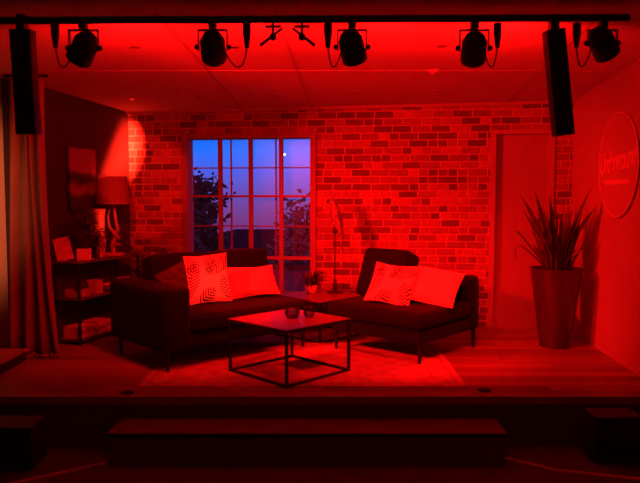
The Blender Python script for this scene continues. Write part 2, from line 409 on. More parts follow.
# floors
EDGE = 4.555
s_ = MB().box((-3.75, EDGE, -.06), (2.75, 8.0, 0)); struct(s_.build('floor_stage', 'stage'))
s_ = MB().box((-3.75, EDGE - .012, -.05), (2.4, EDGE, .002)).box((-3.75, EDGE - .012, -.002), (2.4, EDGE + .03, .003)); struct(s_.build('trim_stage_edge', 'doorframe'))
s_ = MB().box((-3.75, EDGE + .02, -.35), (2.4, EDGE + .06, -.06)); struct(s_.build('wall_stage_front', 'fascia'))
s_ = MB().box((-3.9, -1.8, -.45), (2.7, 5.0, -.35)); struct(s_.build('floor', 'hallfloor'))
s_ = MB().box((-3.75, 4.75, .085), (-2.41, 5.57, .1)); struct(s_.build('floor_wing_platform', 'stage'))
s_ = MB().box((-3.75, 4.76, 0), (-2.44, 5.56, .085)); struct(s_.build('trim_platform_shaded_side', 'blackm'))  # black material paints in the shade on the platform's side
# window
F = dict(loc=(CX, CY, 0), rot=(0, 0, TH))
wf = MB()
wf.box((WX0, -.02, WZ0), (.668, .17, WZ1)).box((1.996, -.02, WZ0), (WX1, .17, WZ1)).box((.668, -.02, 1.972), (1.996, .17, WZ1)).box((.668, -.02, WZ0), (1.996, .17, .32))
win = struct(wf.build('window_1', 'frame', **F))
mb = MB()
for x in (1.018, 1.352, 1.682): mb.box((x - .022, .0, .32), (x + .022, .04, 1.972))
mb.build('mullion', 'frame', win)
mb = MB()
for z, h in ((1.358, .012), (.70, .017)): mb.box((.668, .003, z - h), (1.996, .037, z + h))
mb.build('glazing_bar', 'frame', win)
mb = MB()
for x in (1.108, 1.604): mb.box((x - .008, .12, .32), (x + .008, .14, 1.972))
for z in (1.665, 1.033): mb.box((.668, .122, z - .007), (1.996, .138, z + .007))
mb.build('slim_glazing_bar', 'frame', win)
MB().box((.668, .145, .32), (1.996, .149, 1.972)).build('pane', 'pane', win)
MB().box((WX0, -.05, WZ0 - .035), (WX1, -.002, WZ0 + .0)).build('window_sill', 'frame', win)
# door
df = MB()
df.box((DX0, -.018, 0), (DX0 + .055, .049, DZ)).box((DX1 - .055, -.018, 0), (DX1, .049, DZ)).box((DX0 + .055, -.018, DZ - .04), (DX1 - .055, .049, DZ)).box((DX0, .049, 0), (DX0 + .03, .2, DZ)).box((DX1 - .03, .049, 0), (DX1, .2, DZ)).box((DX0, .091, DZ - .02), (DX1, .2, DZ))
dr = struct(df.build('door_1', 'doorframe', **F))
dl = MB().box((DX0 + .03, .05, .0), (DX1 - .03, .09, DZ - .02)).build('door_leaf', 'door', dr)
# + .11, .05, 1.02), (DX0 + .11, .0, 1.02), (DX0 + .2, .0, 1.02)], .009, 8); hd.build('handle', 'steel', dl)

# audience-side step in front of the stage
st = thing('stage_step', 'long low wooden step up to the front edge of the stage', 'step', (-.081, 4.24, -.35))
MB().box((-1.275, -.0, .175), (1.275, .30, .205), bevel=.004).build('tread', 'tread', st)
MB().box((-1.265, .012, 0), (1.265, .03, .175)).build('riser', 'fascia', st)
for x in (-1.25, 1.22): MB().box((x, .03, 0), (x + .03, .30, .175)).build('side_panel', 'fascia', st)
# aluminium strips on the hall floor
def strip(name, pts):
    m_ = MB()
    for (x0, y0), (x1, y1) in zip(pts, pts[1:]):
        d = Vector((x1 - x0, y1 - y0)); a = math.atan2(d.y, d.x)
        m_.box((0, -.012, 0), (d.length + .004, .012, .012), Matrix.Translation((x0, y0, -.35)) @ Matrix.Rotation(a, 4, 'Z'))
    return struct(m_.build(name, 'trim'))
strip('trim_floor_left', [(-1.37, 4.26), (-1.80, 3.965), (-2.6, 3.45)])
strip('trim_floor_right', [(1.215, 4.33), (1.469, 4.14), (1.937, 4.0), (2.1, 3.95)])

# ------------------------------------------------------------------ rug
rug = MB().box((-1.18, -.72, 0), (1.18, .72, .008), bevel=.003, seg=1).build('area_rug', 'rug', loc=(-.125, 5.5, .0005))
tag(rug, 'pale faded patterned rug lying flat under the black framed coffee table', 'rug')

# ------------------------------------------------------------------ sofas
def soft(lo, hi, bevel=.05, seg=4, bulge=0):
    t = bmesh.new(); bmesh.ops.create_cube(t, size=1)
    sc = [hi[i] - lo[i] for i in range(3)]; ce = [(hi[i] + lo[i]) / 2 for i in range(3)]
    bmesh.ops.transform(t, matrix=Matrix.Diagonal((*sc, 1)), verts=t.verts)
    bmesh.ops.bevel(t, geom=list(t.edges), offset=bevel, segments=seg, profile=.5, affect='EDGES')
    if bulge:
        bmesh.ops.subdivide_edges(t, edges=[e for e in t.edges if e.calc_length() > .12], cuts=6, use_grid_fill=True)
        for v in t.verts:
            u = [v.co[i] / (sc[i] / 2) for i in range(3)]
            k = [max(0, 1 - u[i] ** 2) for i in range(3)]
            v.co.z += math.copysign(bulge * k[0] * k[1], v.co.z) if abs(u[2]) > .3 else 0
            v.co.y += math.copysign(bulge * k[0] * k[2], v.co.y) if abs(u[1]) > .3 else 0
    bmesh.ops.transform(t, matrix=Matrix.Translation(ce), verts=t.verts)
    return t
def sofa_leg(parent, x, y):
    MB().lathe([(.011, 0), (.013, .01), (.019, .17), (.019, .175)], (x, y, 0), 10).build('leg', 'black', parent, smooth=True)

sl = thing('sofa', 'long charcoal sofa with an armrest at its left end, under the window', 'sofa', (-1.187, 5.075, 0), math.radians(41))
MB().add(soft((.05, .03, .17), (1.47, .93, .30), .03)).build('base', 'sofa', sl, True)
MB().add(soft((.25, .0, .29), (1.50, .78, .43), .045, bulge=.015)).build('seat', 'sofa', sl, True)
MB().add(soft((.0, .0, .165), (.25, .95, .655), .035, bulge=.006)).build('armrest', 'sofa', sl, True)
MB().add(soft((.16, .80, .17), (1.49, .95, .65), .04)).build('backrest', 'sofa', sl, True)
for x0, x1 in ((.26, .825), (.83, 1.49)):
    t = soft((x0, -.10, 0), (x1, .10, .43), .03, seg=3, bulge=.02)
    MB().add(t, Matrix.Translation((0, .70, .42)) @ Matrix.Rotation(math.radians(-11), 4, 'X')).build('back_cushion', 'sofa', sl, True)
for x, y in ((.07, .06), (.07, .89), (1.42, .06), (1.42, .89)): sofa_leg(sl, x, y)

sr = thing('sofa', 'short armless charcoal sofa in front of the brick wall with one tall back cushion', 'sofa', (.06, 5.97, 0), math.radians(-41))
MB().add(soft((.03, .03, .17), (.96, .95, .30), .03)).build('base', 'sofa', sr, True)
MB().add(soft((.0, .0, .29), (.98, .83, .43), .045, bulge=.012)).build('seat', 'sofa', sr, True)
MB().add(soft((.0, .80, .17), (.99, .97, .655), .05)).build('backrest', 'sofa', sr, True)
t = soft((.0, -.12, 0), (.49, .10, .45), .028, seg=3, bulge=.015)
MB().add(t, Matrix.Translation((0, .50, .42)) @ Matrix.Rotation(math.radians(-22), 4, 'X')).build('back_cushion', 'sofa', sr, True)
for x, y in ((.06, .06), (.06, .91), (.92, .08), (.94, .93)): sofa_leg(sr, x, y)

# ------------------------------------------------------------------ pillows
def pillow(name, w_, h_, t_, m_, label, loc, rot, group=None, parts=True, seed=1):
    rnd = random.Random(seed); bm = bmesh.new(); n = 18; g = {}
    ph = [rnd.uniform(0, 6) for _ in range(6)]
    for sgn in (1, -1):
        for i in range(n + 1):
            for j in range(n + 1):
                u = -1 + 2 * i / n; v = -1 + 2 * j / n
                edge = i in (0, n) or j in (0, n)
                if edge and sgn == -1: g[(i, j, -1)] = g[(i, j, 1)]; continue
                x = u * w_ / 2 * (1 - .07 * (1 - v * v) * abs(u)); y = v * h_ / 2 * (1 - .07 * (1 - u * u) * abs(v))
                th = t_ / 2 * max(0, (1 - u ** 2) * (1 - v ** 2)) ** .42
                wr = .006 * math.sin(5 * u + ph[0] + 3 * v) * math.sin(4 * v + ph[1]) + .004 * math.sin(9 * u * v + ph[2])
                z = sgn * (th + wr * (1 - u ** 8) * (1 - v ** 8)) + .012 * math.sin(2.5 * u + ph[3]) * v
                g[(i, j, sgn)] = bm.verts.new((x, y, z))
        for i in range(n):
            for j in range(n):
                q = [g[(i, j, sgn)], g[(i + 1, j, sgn)], g[(i + 1, j + 1, sgn)], g[(i, j + 1, sgn)]]
                bm.faces.new(q if sgn > 0 else q[::-1])
    b_ = MB(); b_.bm.free(); b_.bm = bm
    root = b_.build(name, m_, smooth=True, loc=loc, rot=rot); tag(root, label, 'cushion', group)
    p = MB(); pts = []
    for k in range(64):
        a = k / 64 * 4; sd = int(a); f = a - sd; u, v = ((-1 + 2 * f, -1), (1, -1 + 2 * f), (1 - 2 * f, 1), (-1, 1 - 2 * f))[sd]
        pts.append((u * w_ / 2 * (1 - .07 * (1 - v * v)), v * h_ / 2 * (1 - .07 * (1 - u * u)), .012 * math.sin(2.5 * u + ph[3]) * v))
    p.tube(pts + [pts[0]], .004, 6, caps=False).build('piping', m_ if m_ != 'fern' else 'cotton', root, True)
    return root
R = math.radians
def sofa_pt(s, x, y, z): return tuple((Matrix.Translation(s.location) @ Matrix.Rotation(s.rotation_euler.z, 4, 'Z') @ Vector((x, y, z)))[:])
# pillow faces local +z; stand up: rotate X by (90 - lean), then yaw
def stand(yaw, lean, roll=0): return (Matrix.Rotation(R(yaw), 4, 'Z') @ Matrix.Rotation(R(90 - lean), 4, 'X') @ Matrix.Rotation(R(roll), 4, 'Z')).to_euler()
pillow('throw_pillow', .37, .43, .13, 'fern', 'square fern-print pillow on the long sofa with the armrest', sofa_pt(sl, .66, .42, .652), stand(20, 20, 3), 'fern-print pillows', seed=2)
pillow('throw_pillow', .47, .31, .14, 'cotton', 'plain pale oblong pillow on the long sofa, right of its fern pillow', sofa_pt(sl, 1.15, .46, .585), stand(24, 36, 2), 'plain pillows', seed=3)
pillow('throw_pillow', .32, .32, .11, 'sofa2', 'dark grey pillow behind the armrest of the long sofa, left of the fern pillow', sofa_pt(sl, .44, .53, .62), stand(41, 30, 20), seed=4)
pillow('throw_pillow', .40, .40, .12, 'fern', 'fern-print pillow leaning on the tall back cushion of the short sofa', sofa_pt(sr, .49, .30, .60), stand(-20, 38, -7), 'fern-print pillows', seed=5)
pillow('throw_pillow', .42, .36, .13, 'cotton', 'plain pale oblong pillow on the short sofa, right of its fern pillow', sofa_pt(sr, .80, .50, .585), stand(-22, 40, -9), 'plain pillows', seed=6)

# ------------------------------------------------------------------ tables
def frame_table(name, label, cat, loc, rz, side, h, bar=.018, top='tabletop'):
    t = thing(name, label, cat, loc, rz); hs = side / 2
    MB().box((-hs, -hs, h - .008), (hs, hs, h), bevel=.002, seg=1).build('tabletop', top, t)
    for x in (-1, 1):
        for y in (-1, 1):
            x0 = x * (hs - bar / 2); y0 = y * (hs - bar / 2)
            MB().box((x0 - bar / 2, y0 - bar / 2, 0), (x0 + bar / 2, y0 + bar / 2, h - .008)).build('leg', 'black', t)
    for z in (0.0, h - .008 - bar):
        m_ = MB()
        for sgn in (-1, 1):
            o_ = sgn * (hs - bar / 2)
            m_.box((-hs + bar, o_ - bar / 2, z), (hs - bar, o_ + bar / 2, z + bar)); m_.box((o_ - bar / 2, -hs + bar, z), (o_ + bar / 2, hs - bar, z + bar))
        m_.build('lower_frame' if z == 0 else 'upper_frame', 'black', t)
    return t
ct = frame_table('coffee_table', 'square low coffee table with thin black metal frame on the rug', 'table', (-.236, 5.197, .0085), R(45), .667, .413)
kt = frame_table('corner_table', 'square corner table between the two sofas with parrot ornament on it', 'side table', (0, 6.63, .0), R(45), .63, .39)

# tealight holders on the coffee table
def holder(label, loc, r, h):
    t = thing('candle_holder', label, 'candle holder', loc)
    cg = MB()
    n = 16
    for k in range(n):
        a = 2 * PI * k / n
        cg.tube([(math.cos(a) * r * q, math.sin(a) * r * q, z) for q, z in ((.62, .002), (.92, h * .25), (1, h * .6), (.9, h))], .0016, 5)
    for q, z in ((.62, .003), (.9, h)):
        cg.tube([(math.cos(2 * PI * k / 24) * r * q, math.sin(2 * PI * k / 24) * r * q, z) for k in range(25)], .0022, 6, caps=False)
    cg.build('wire_cage', 'black', t)
    MB().lathe([(.0, .006), (r * .5, .006), (r * .8, h * .25), (r * .88, h * .6), (r * .8, h * .85), (r * .77, h * .85), (r * .85, h * .6), (r * .77, h * .27), (.0, .012)], (0, 0, 0), 20, close=False).build('glass_cup', 'glass', t, True)
    return t
holder('wider black wire tealight holder on the coffee table', (-.215, 5.20, .4225), .058, .075)
holder('narrower black wire tealight holder on the coffee table, nearer the parrot', (-.085, 5.24, .4225), .042, .082)

# ------------------------------------------------------------------ parrot on its stand
ps = thing('parrot_stand', 'tall slim iron pole stand holding the parrot, on the corner table', 'stand', (.15, 6.80, .3905))
MB().lathe([(.0, 0), (.082, 0), (.085, .008), (.06, .018), (.03, .028), (.018, .04), (.026, .055), (.03, .075), (.02, .095), (.014, .11), (.02, .12), (.012, .135)], n=24).build('foot', 'stand', ps, True)
MB().tube([(0, 0, .13), (0, 0, .60)], .0065, 10).build('pole', 'stand', ps, True)
MB().lathe([(.008, .59), (.022, .6), (.028, .615), (.022, .635), (.01, .645)], n=16).build('finial', 'stand', ps, True)
PSC = 1.18
pr = thing('parrot_figurine', 'carved parrot ornament perched on top of the pole stand', 'ornament', (.15, 6.80, 1.036), R(-20))
pr.scale = (PSC, PSC, PSC)
def loft(stations, n=14):
    m_ = MB(); rings = []
    for (c_, rx, ry, tilt) in stations:
        rt = Matrix.Rotation(tilt, 3, 'Y'); ring = []
        for k in range(n):
            a = 2 * PI * k / n; ring.append(m_.bm.verts.new(Vector(c_) + rt @ Vector((math.cos(a) * rx, math.sin(a) * ry, 0))))
        rings.append(ring)
    for a, b2 in zip(rings, rings[1:]):
        for k in range(n): m_.bm.faces.new((a[k], a[(k + 1) % n], b2[(k + 1) % n], b2[k]))
    m_.bm.faces.new(rings[0][::-1]); m_.bm.faces.new(rings[-1]); return m_
body = loft([((-.022, 0, .262), .006, .006, .3), ((-.022, 0, .255), .024, .022, .2), ((-.018, 0, .235), .034, .030, .1), ((-.014, 0, .21), .031, .028, 0), ((-.008, 0, .185), .030, .030, -.2),
             ((-.004, 0, .15), .041, .040, -.3), ((.004, 0, .11), .047, .045, -.35), ((.014, 0, .07), .044, .042, -.4), ((.026, 0, .03), .034, .034, -.45), ((.040, 0, -.01), .024, .026, -.45),
             ((.052, 0, -.05), .015, .022, -.3), ((.060, 0, -.11), .009, .018, -.2), ((.066, 0, -.17), .006, .013, -.1), ((.068, 0, -.20), .003, .005, 0)])
pb = body.build('body', 'parrot', pr, True)
MB().tube([(-.045, 0, .240), (-.062, 0, .236), (-.068, 0, .222), (-.062, 0, .208)], [.013, .012, .008, .002], 8).build('beak', 'stand', pr, True)
for sg in (-1, 1):
    wg = loft([((.0, sg * .036, .165), .012, .008, -.3), ((.006, sg * .045, .12), .034, .010, -.4), ((.022, sg * .043, .06), .034, .010, -.45), ((.045, sg * .036, .0), .022, .009, -.45), ((.066, sg * .028, -.06), .010, .006, -.35), ((.074, sg * .024, -.085), .003, .003, -.3)], 12)
    wg.build('wing', 'parrot', pr, True)
    MB().tube([(.004, sg * .018, .045), (-.004, sg * .018, .012), (.002, sg * .018, .002)], [.010, .007, .006], 8).build('foot', 'stand', pr, True)
    MB().ball((-.034, sg * .024, .243), .004).build('eye', 'black', pr, True)

# ------------------------------------------------------------------ plants
def leafy(root, n, R0, H, ln, m_, seed, name='foliage', droop=.5, wd=.02, pieces=5, stems=True, z0=0):
    """broad leaves on short stems, spreading from the pot's centre"""
    rnd = random.Random(seed); f = MB(); s2 = MB()
    for i in range(n):
        a = rnd.uniform(0, 2 * PI); q = rnd.uniform(.25, 1); hh = H * rnd.uniform(.35, 1)
        tip = Vector((math.cos(a) * R0 * q, math.sin(a) * R0 * q, z0 + hh))
        s2.tube([(0, 0, z0), tuple(tip * .5 + Vector((0, 0, z0 * .5 + hh * .2))), tuple(tip)], [.003, .002, .0015], 4)
        L = ln * rnd.uniform(.6, 1.1); out = Vector((math.cos(a + rnd.uniform(-.6, .6)), math.sin(a + rnd.uniform(-.6, .6)), rnd.uniform(-.2, .6))).normalized()
        pts = [tip + out * L * k / pieces - Vector((0, 0, droop * L * (k / pieces) ** 2)) for k in range(pieces + 1)]
        w_ = [wd * rnd.uniform(.8, 1.2) * math.sin(PI * (.08 + .9 * k / pieces)) ** .8 for k in range(pieces + 1)]
        f.ribbon(pts, w_, out.cross(Vector((rnd.uniform(-.4, .4), 0, 1))), fold=.25)
    s2.build('stem', m_, root); return f.build(name, m_, root, True)

# tall planter by the right wall
tp = thing('potted_plant', 'tall tapered planter of dark strap leaves standing in front of the door', 'plant', (2.13, 6.10, 0))
pot = MB().lathe([(0, 0), (.128, 0), (.134, .01), (.226, .70), (.230, .715), (.220, .715), (.212, .68), (0, .68)], n=48, close=False).build('planter', 'pot_metal', tp, True)
MB().lathe([(0, 0), (.213, 0), (.211, .012), (0, .016)], (0, 0, .672), 24, close=False).build('soil', 'soil', pot)
rnd = random.Random(11); m_ = MB()
def strap(a, reach, hgt, wid, twist=0, base=.06, bend=1.6):
    bx, by = math.cos(a) * base, math.sin(a) * base; pts = []; N = 9
    for k in range(N + 1):
        t_ = k / N; pts.append(Vector((bx + math.cos(a) * reach * t_ ** bend, by + math.sin(a) * reach * t_ ** bend, .68 + hgt * (t_ - max(0, bend - 1.9) * t_ ** 3))))
    w_ = [wid * (.55 + .9 * math.sin(PI * min(1, .12 + .75 * k / N))) * (1 if k < N - 1 else (.5 if k < N else .05)) for k in range(N + 1)]
    m_.ribbon(pts, w_, (-math.sin(a + twist), math.cos(a + twist), 0), fold=.35)
for i in range(120):
    a = rnd.uniform(0, 2 * PI); hg = rnd.uniform(.20, .66)
    strap(a + rnd.uniform(-.5, .5), rnd.uniform(.0, .19), hg, rnd.uniform(.009, .020), rnd.uniform(.3, 1.5), rnd.uniform(.01, .13), rnd.uniform(1.0, 2.3))
for a, re, hg, wd in ((R(185), .17, .74, .022), (R(235), .24, .70, .03), (R(-75), .20, .62, .03), (R(200), .33, .56, .03), (R(170), .28, .70, .03), (R(95), .1, .78, .03), (R(-80), .08, .72, .03), (R(-50), .28, .78, .03), (R(215), .26, .66, .035), (R(-30), .28, .60, .03)):
    strap(a, re, hg, wd * 1.15, R(65), .05, 1.7)
# two arching leaves at the left side
for q in (0, 1):
    pts = [Vector((-.08 - .30 * math.sin(t_ * PI * .62), -.05 + .02 * q, .68 + (.42 - .08 * q) * math.sin(t_ * PI * .62) * (1 - .15 * t_) - .20 * q * t_ ** 2 * t_)) for t_ in [k / 9 for k in range(10)]]
    m_.ribbon(pts, [.018] * 8 + [.012, .002], (.75, .55, .45), fold=.2)
m_.build('foliage', 'leaf_strap', tp, True)

# small plant on the corner table
sp_ = thing('potted_plant', 'small spidery plant in a round pale pot on the corner table', 'plant', (-.085, 6.76, .3905))
pot = MB().lathe([(0, 0), (.035, 0), (.052, .02), (.062, .05), (.058, .085), (.053, .085), (.05, .07), (0, .07)], n=28, close=False).build('pot', 'white_pot', sp_, True)
MB().lathe([(0, 0), (.05, 0), (0, .006)], (0, 0, .068), 16, close=False).build('soil', 'soil', pot)
rnd = random.Random(5); m_ = MB()
for i in range(70):
    a = rnd.uniform(0, 2 * PI); re = rnd.uniform(.08, .23); hg = rnd.uniform(.02, .13); N = 7
    pts = [Vector((math.cos(a) * (.01 + re * k / N), math.sin(a) * (.01 + re * k / N) * .8, .075 + hg * math.sin(PI * .75 * k / N) * 1.25 - .02 * (k / N) ** 2)) for k in range(N + 1)]
    m_.ribbon(pts, [.008, .016, .021, .023, .021, .017, .010, .001], (-math.sin(a), math.cos(a), 0), fold=.3)
m_.build('foliage', 'leaf_dark', sp_, True)

# ------------------------------------------------------------------ shelf unit by the left wall and what is on it
SA = math.atan2(.947, .322)            # local x runs along the wall away from us, local y into the wall
SH = (-2.185, 6.12, 0)
def shp(x, y, z): return tuple((Matrix.Translation(SH) @ Matrix.Rotation(SA, 4, 'Z') @ Vector((x, y, z)))[:])
su = thing('shelf_unit', 'low black open shelf unit standing against the dark left wall', 'shelf', SH, SA)
SW, SD = .95, .28
for z in (.05, .43, .765): MB().box((0, 0, z - .02), (SW, SD, z), bevel=.002, seg=1).build('shelf', 'shelfwood', su)
for x in (.0, SW - .02, .49):
    for y in (.0, SD - .02):
        if x == .49 and y > 0: continue
        MB().box((x, y - .004, 0), (x + .02, y + .016, .745)).build('post', 'black', su)
TOP, MID, LOW = .7655, .4305, .0505
# leaning card
cdm = MB().box((-.075, -.004, 0), (.075, .004, .22), bevel=.001, seg=1).build('greeting_card', 'card', loc=shp(.07, .19, TOP + .003), rot=(R(-14), R(-14), R(12)))
tag(cdm, 'pinkish printed card leaning upright at the left end of the shelf top', 'card')
def box_planter(label, loc, rz):
    t = thing('potted_plant', label, 'plant', loc, rz)
    b_ = MB().box((-.06, -.06, 0), (.06, .06, .11), bevel=.006); pot = b_.build('pot', 'white_pot', t)
    MB().box((-.052, -.052, .108), (.052, .052, .113)).build('soil', 'soil', pot)
    return t
bp = box_planter('dark bushy plant in a square white pot on the shelf unit', shp(.19, .08, TOP), R(10))
leafy(bp, 90, .13, .33, .08, 'leaf_dark', 3, wd=.03, z0=.11)
# jar with beads
vj = thing('glass_vase', 'smoked glass vase with dark stems on the shelf, between white pot and lamp', 'vase', shp(.36, .09, TOP))
MB().lathe([(0, 0), (.035, 0), (.042, .03), (.034, .10), (.03, .13), (.038, .15), (.035, .15), (.027, .13), (.03, .1), (.038, .03), (0, .01)], n=24, close=False).build('vessel', 'glass', vj, True)
leafy(vj, 34, .12, .22, .09, 'leaf_dark', 9, wd=.028, z0=.06)
cv = MB().lathe([(0, 0), (.04, 0), (.05, .03), (.062, .16), (.05, .28), (.056, .42), (.068, .47), (.062, .47), (.045, .28), (.056, .16), (0, .02)], n=28, close=False).build('copper_vase', 'copper', None, True, loc=shp(.50, .14, TOP))
tag(cv, 'tall shiny copper coloured vase just in front of the table lamp', 'vase')
# table lamp
tl = thing('table_lamp', 'table lamp with wide fabric shade and twisted driftwood stem', 'lamp', shp(.70, .12, TOP))
MB().box((-.09, -.07, 0), (.09, .07, .025), bevel=.006).build('base', 'driftwood', tl)
MB().tube([(.0, .0, .02), (-.02, .01, .10), (.02, .0, .20), (.045, -.01, .27), (.02, .0, .37), (.01, .0, .47), (0, 0, .56)], [.022, .020, .022, .018, .017, .015, .012], 10).build('stem', 'driftwood', tl, True)
MB().tube([(.07, -.03, .17), (.01, -.01, .22), (-.05, .02, .29), (-.06, .02, .40), (-.02, .01, .52)], [.014, .017, .014, .012, .007], 8).build('branch', 'driftwood', tl, True)
MB().tube([(-.02, 0, .07), (.03, -.03, .12), (.09, -.06, .11)], [.013, .015, .007], 8).build('branch', 'driftwood', tl, True)
MB().lathe([(.172, .515), (.135, .79), (.132, .79), (.169, .515), (.172, .515)], n=40, close=False).build('lamp_shade', 'shade', tl, True)
MB().lathe([(0, .55), (.014, .55), (.02, .59), (.03, .62), (.03, .65), (.018, .675), (0, .68)], n=16, close=False).build('bulb', 'white', tl, True)
sf = MB()
for k in range(3):
    a = 2 * PI * k / 3; sf.tube([(0, 0, .56), (math.cos(a) * .163, math.sin(a) * .163, .56)], .002, 5)
sf.build('shade_ring', 'steel', tl)
# middle shelf
bx = MB().box((-.09, -.07, 0), (.09, .07, .07), bevel=.004).build('storage_box', 'box', loc=shp(.13, .12, MID), rot=(0, 0, SA)); tag(bx, 'small pale woven box on the middle shelf below the card', 'box')
rnd = random.Random(21)
for i in range(5):
    h = .05 + .012 * (i % 3)
    o = MB().lathe([(0, 0), (.017, 0), (.018, h * .6), (.008, h * .75), (.008, h), (0, h)], n=12, close=False).build('glass_bottle', 'pot_metal', None, True, loc=shp(.05 + .035 * i, .06 + .012 * (i % 2), MID + .0705))
    tag(o, 'tiny bottle standing in the row on top of the woven box', 'bottle', 'tiny bottles on the woven box')
cb = MB().box((-.045, -.06, 0), (.045, .06, .13), bevel=.003).build('storage_box', 'box', loc=shp(.36, .10, MID), rot=(0, 0, SA)); tag(cb, 'upright reddish box on the middle shelf behind the front post', 'box')
def bowl(label, loc, r, h, m_):
    o = MB().lathe([(0, 0), (r * .45, 0), (r * .8, h * .4), (r, h), (r * .94, h), (r * .7, h * .4), (0, .01)], n=28, close=False).build('bowl', m_, None, True, loc=loc); tag(o, label, 'bowl'); return o
bowl('wide pale bowl on the middle shelf, below the smoked glass vase', shp(.60, .11, MID), .09, .06, 'grey_pot')
def book(label, loc, rz, w_, d_, h_, m_, group):
    t = thing('book', label, 'book', loc, rz, group)
    c_ = MB().box((-w_ / 2, -d_ / 2, 0), (w_ / 2, d_ / 2, .003)).box((-w_ / 2, -d_ / 2, h_ - .003), (w_ / 2, d_ / 2, h_)).box((-w_ / 2, -d_ / 2, .003), (-w_ / 2 + .004, d_ / 2, h_ - .003)); c_.build('cover', m_, t)
    MB().box((-w_ / 2 + .004, -d_ / 2 + .006, .003), (w_ / 2 - .006, d_ / 2 - .006, h_ - .003)).build('pages', 'paper', t)
    return t
bookm = [mat('book_cloth', c_, .7, noise=.05) for c_ in ((.55, .42, .36), (.62, .55, .48), (.40, .3, .26), (.7, .6, .52), (.3, .22, .2))]
zz = MID
for i, (h, lab) in enumerate(((.035, 'thick pale book at the bottom of the stack beside the sofa back'), (.028, 'middle book of the stack on the far end of the middle shelf'), (.03, 'topmost book of the stack at the far end of the middle shelf'), )):
    book(lab, shp(.87, .11, zz), SA + R(90 + (-6, 5, -2)[i]), .17 - .01 * i, .22 - .015 * i, h, bookm[i], 'books stacked on the middle shelf'); zz += h + .0005
zz = LOW
for i, (h, lab) in enumerate(((.04, 'lowest book of the near stack on the bottom shelf'), (.035, 'middle book of the near stack on the bottom shelf'), (.03, 'top book of the near stack on the bottom shelf'))):
    book(lab, shp(.14, .12, zz), SA + R(90), .19, .22 - .01 * i, h, bookm[(i + 1) % 5], 'near book stack on the bottom shelf'); zz += h + .0005
zz = LOW
for i, (h, lab) in enumerate(((.045, 'bottom book of the far stack on the lowest shelf'), (.035, 'second book of the far stack on the lowest shelf'), (.03, 'third book up in the far stack on the lowest shelf'))):
    book(lab, shp(.41, .12, zz), SA + R(90), .2, .24 - .01 * i, h, bookm[(i + 3) % 5], 'far book stack on the bottom shelf'); zz += h + .0005
# plant between shelf and sofa
fp = thing('potted_plant', 'dark leafy plant in the corner behind the long sofa, beside the shelf', 'plant', (-1.74, 6.98, 0))
MB().lathe([(0, 0), (.10, 0), (.13, .28), (.12, .28), (.115, .25), (0, .25)], n=28, close=False).build('pot', 'blackm', fp, True)
leafy(fp, 120, .17, .56, .10, 'leaf_dark', 14, wd=.045, z0=.26)

# picture on the left wall
la = math.atan2(1, .34)
pc = thing('canvas_picture', 'tall unframed landscape canvas hanging on the dark left wall', 'picture', (-2.320, 6.67, 1.52), la)
MB().box((-.192, -.012, -.30), (.192, .012, .30)).build('canvas', 'canvas', pc)
MB().box((-.197, .013, -.305), (.197, .025, .305)).build('stretcher', 'black', pc)

# ------------------------------------------------------------------ curtain at the left
def curtain_obj(name, label, x0, x1, y, z0, z1, m_, waves, amp, flare, group=None):
    t = thing(name, label, 'curtain', ((x0 + x1) / 2, y, 0)); b_ = MB(); N, K = 90, 14; rows = []
    w_ = (x1 - x0) / 2
    for j in range(K + 1):
        v_ = j / K; z = z0 + (z1 - z0) * v_; row = []
        for i in range(N + 1):
            u = i / N * 2 - 1
            fl = 1 + flare * (1 - v_) ** 2
            x = u * w_ * fl + .02 * math.sin(u * 4 + v_ * 3)
            yy = amp * (1 + .5 * (1 - v_)) * math.sin(u * PI * waves + .8 * math.sin(v_ * 2.2) + .5 * math.sin(u * 5))
            row.append(b_.bm.verts.new((x, yy, z)))
        rows.append(row)
    for a, c_ in zip(rows, rows[1:]):
        for k in range(N): b_.bm.faces.new((a[k], a[k + 1], c_[k + 1], c_[k]))
    o = b_.build('drape', m_, t, True); sm = o.modifiers.new('s', 'SOLIDIFY'); sm.thickness = .004
    MB().tube([(-w_ - .05, 0, z1 + .012), (w_ + .05, 0, z1 + .012)], .012, 8).build('rail', 'black', t)
    # gathered hem lying on the floor
    h_ = MB(); pts = []
    for i in range(60):
        u = i / 59 * 2 - 1
        pts.append((u * w_ * (1 + flare) * 1.02, -.05 + .025 * math.sin(u * 23) + amp * math.sin(u * PI * waves), z0 + .014 + .006 * math.sin(u * 31)))
    h_.tube(pts, [.010 + .005 * math.sin(i * 1.3) for i in range(60)], 8).build('hem', m_, t, True)
    return t
curtain_obj('stage_curtain', 'long taupe curtain hanging from ceiling to floor at the left of the stage', -2.58, -2.31, 5.72, .004, 2.345, 'curtain', 4, .035, .85)

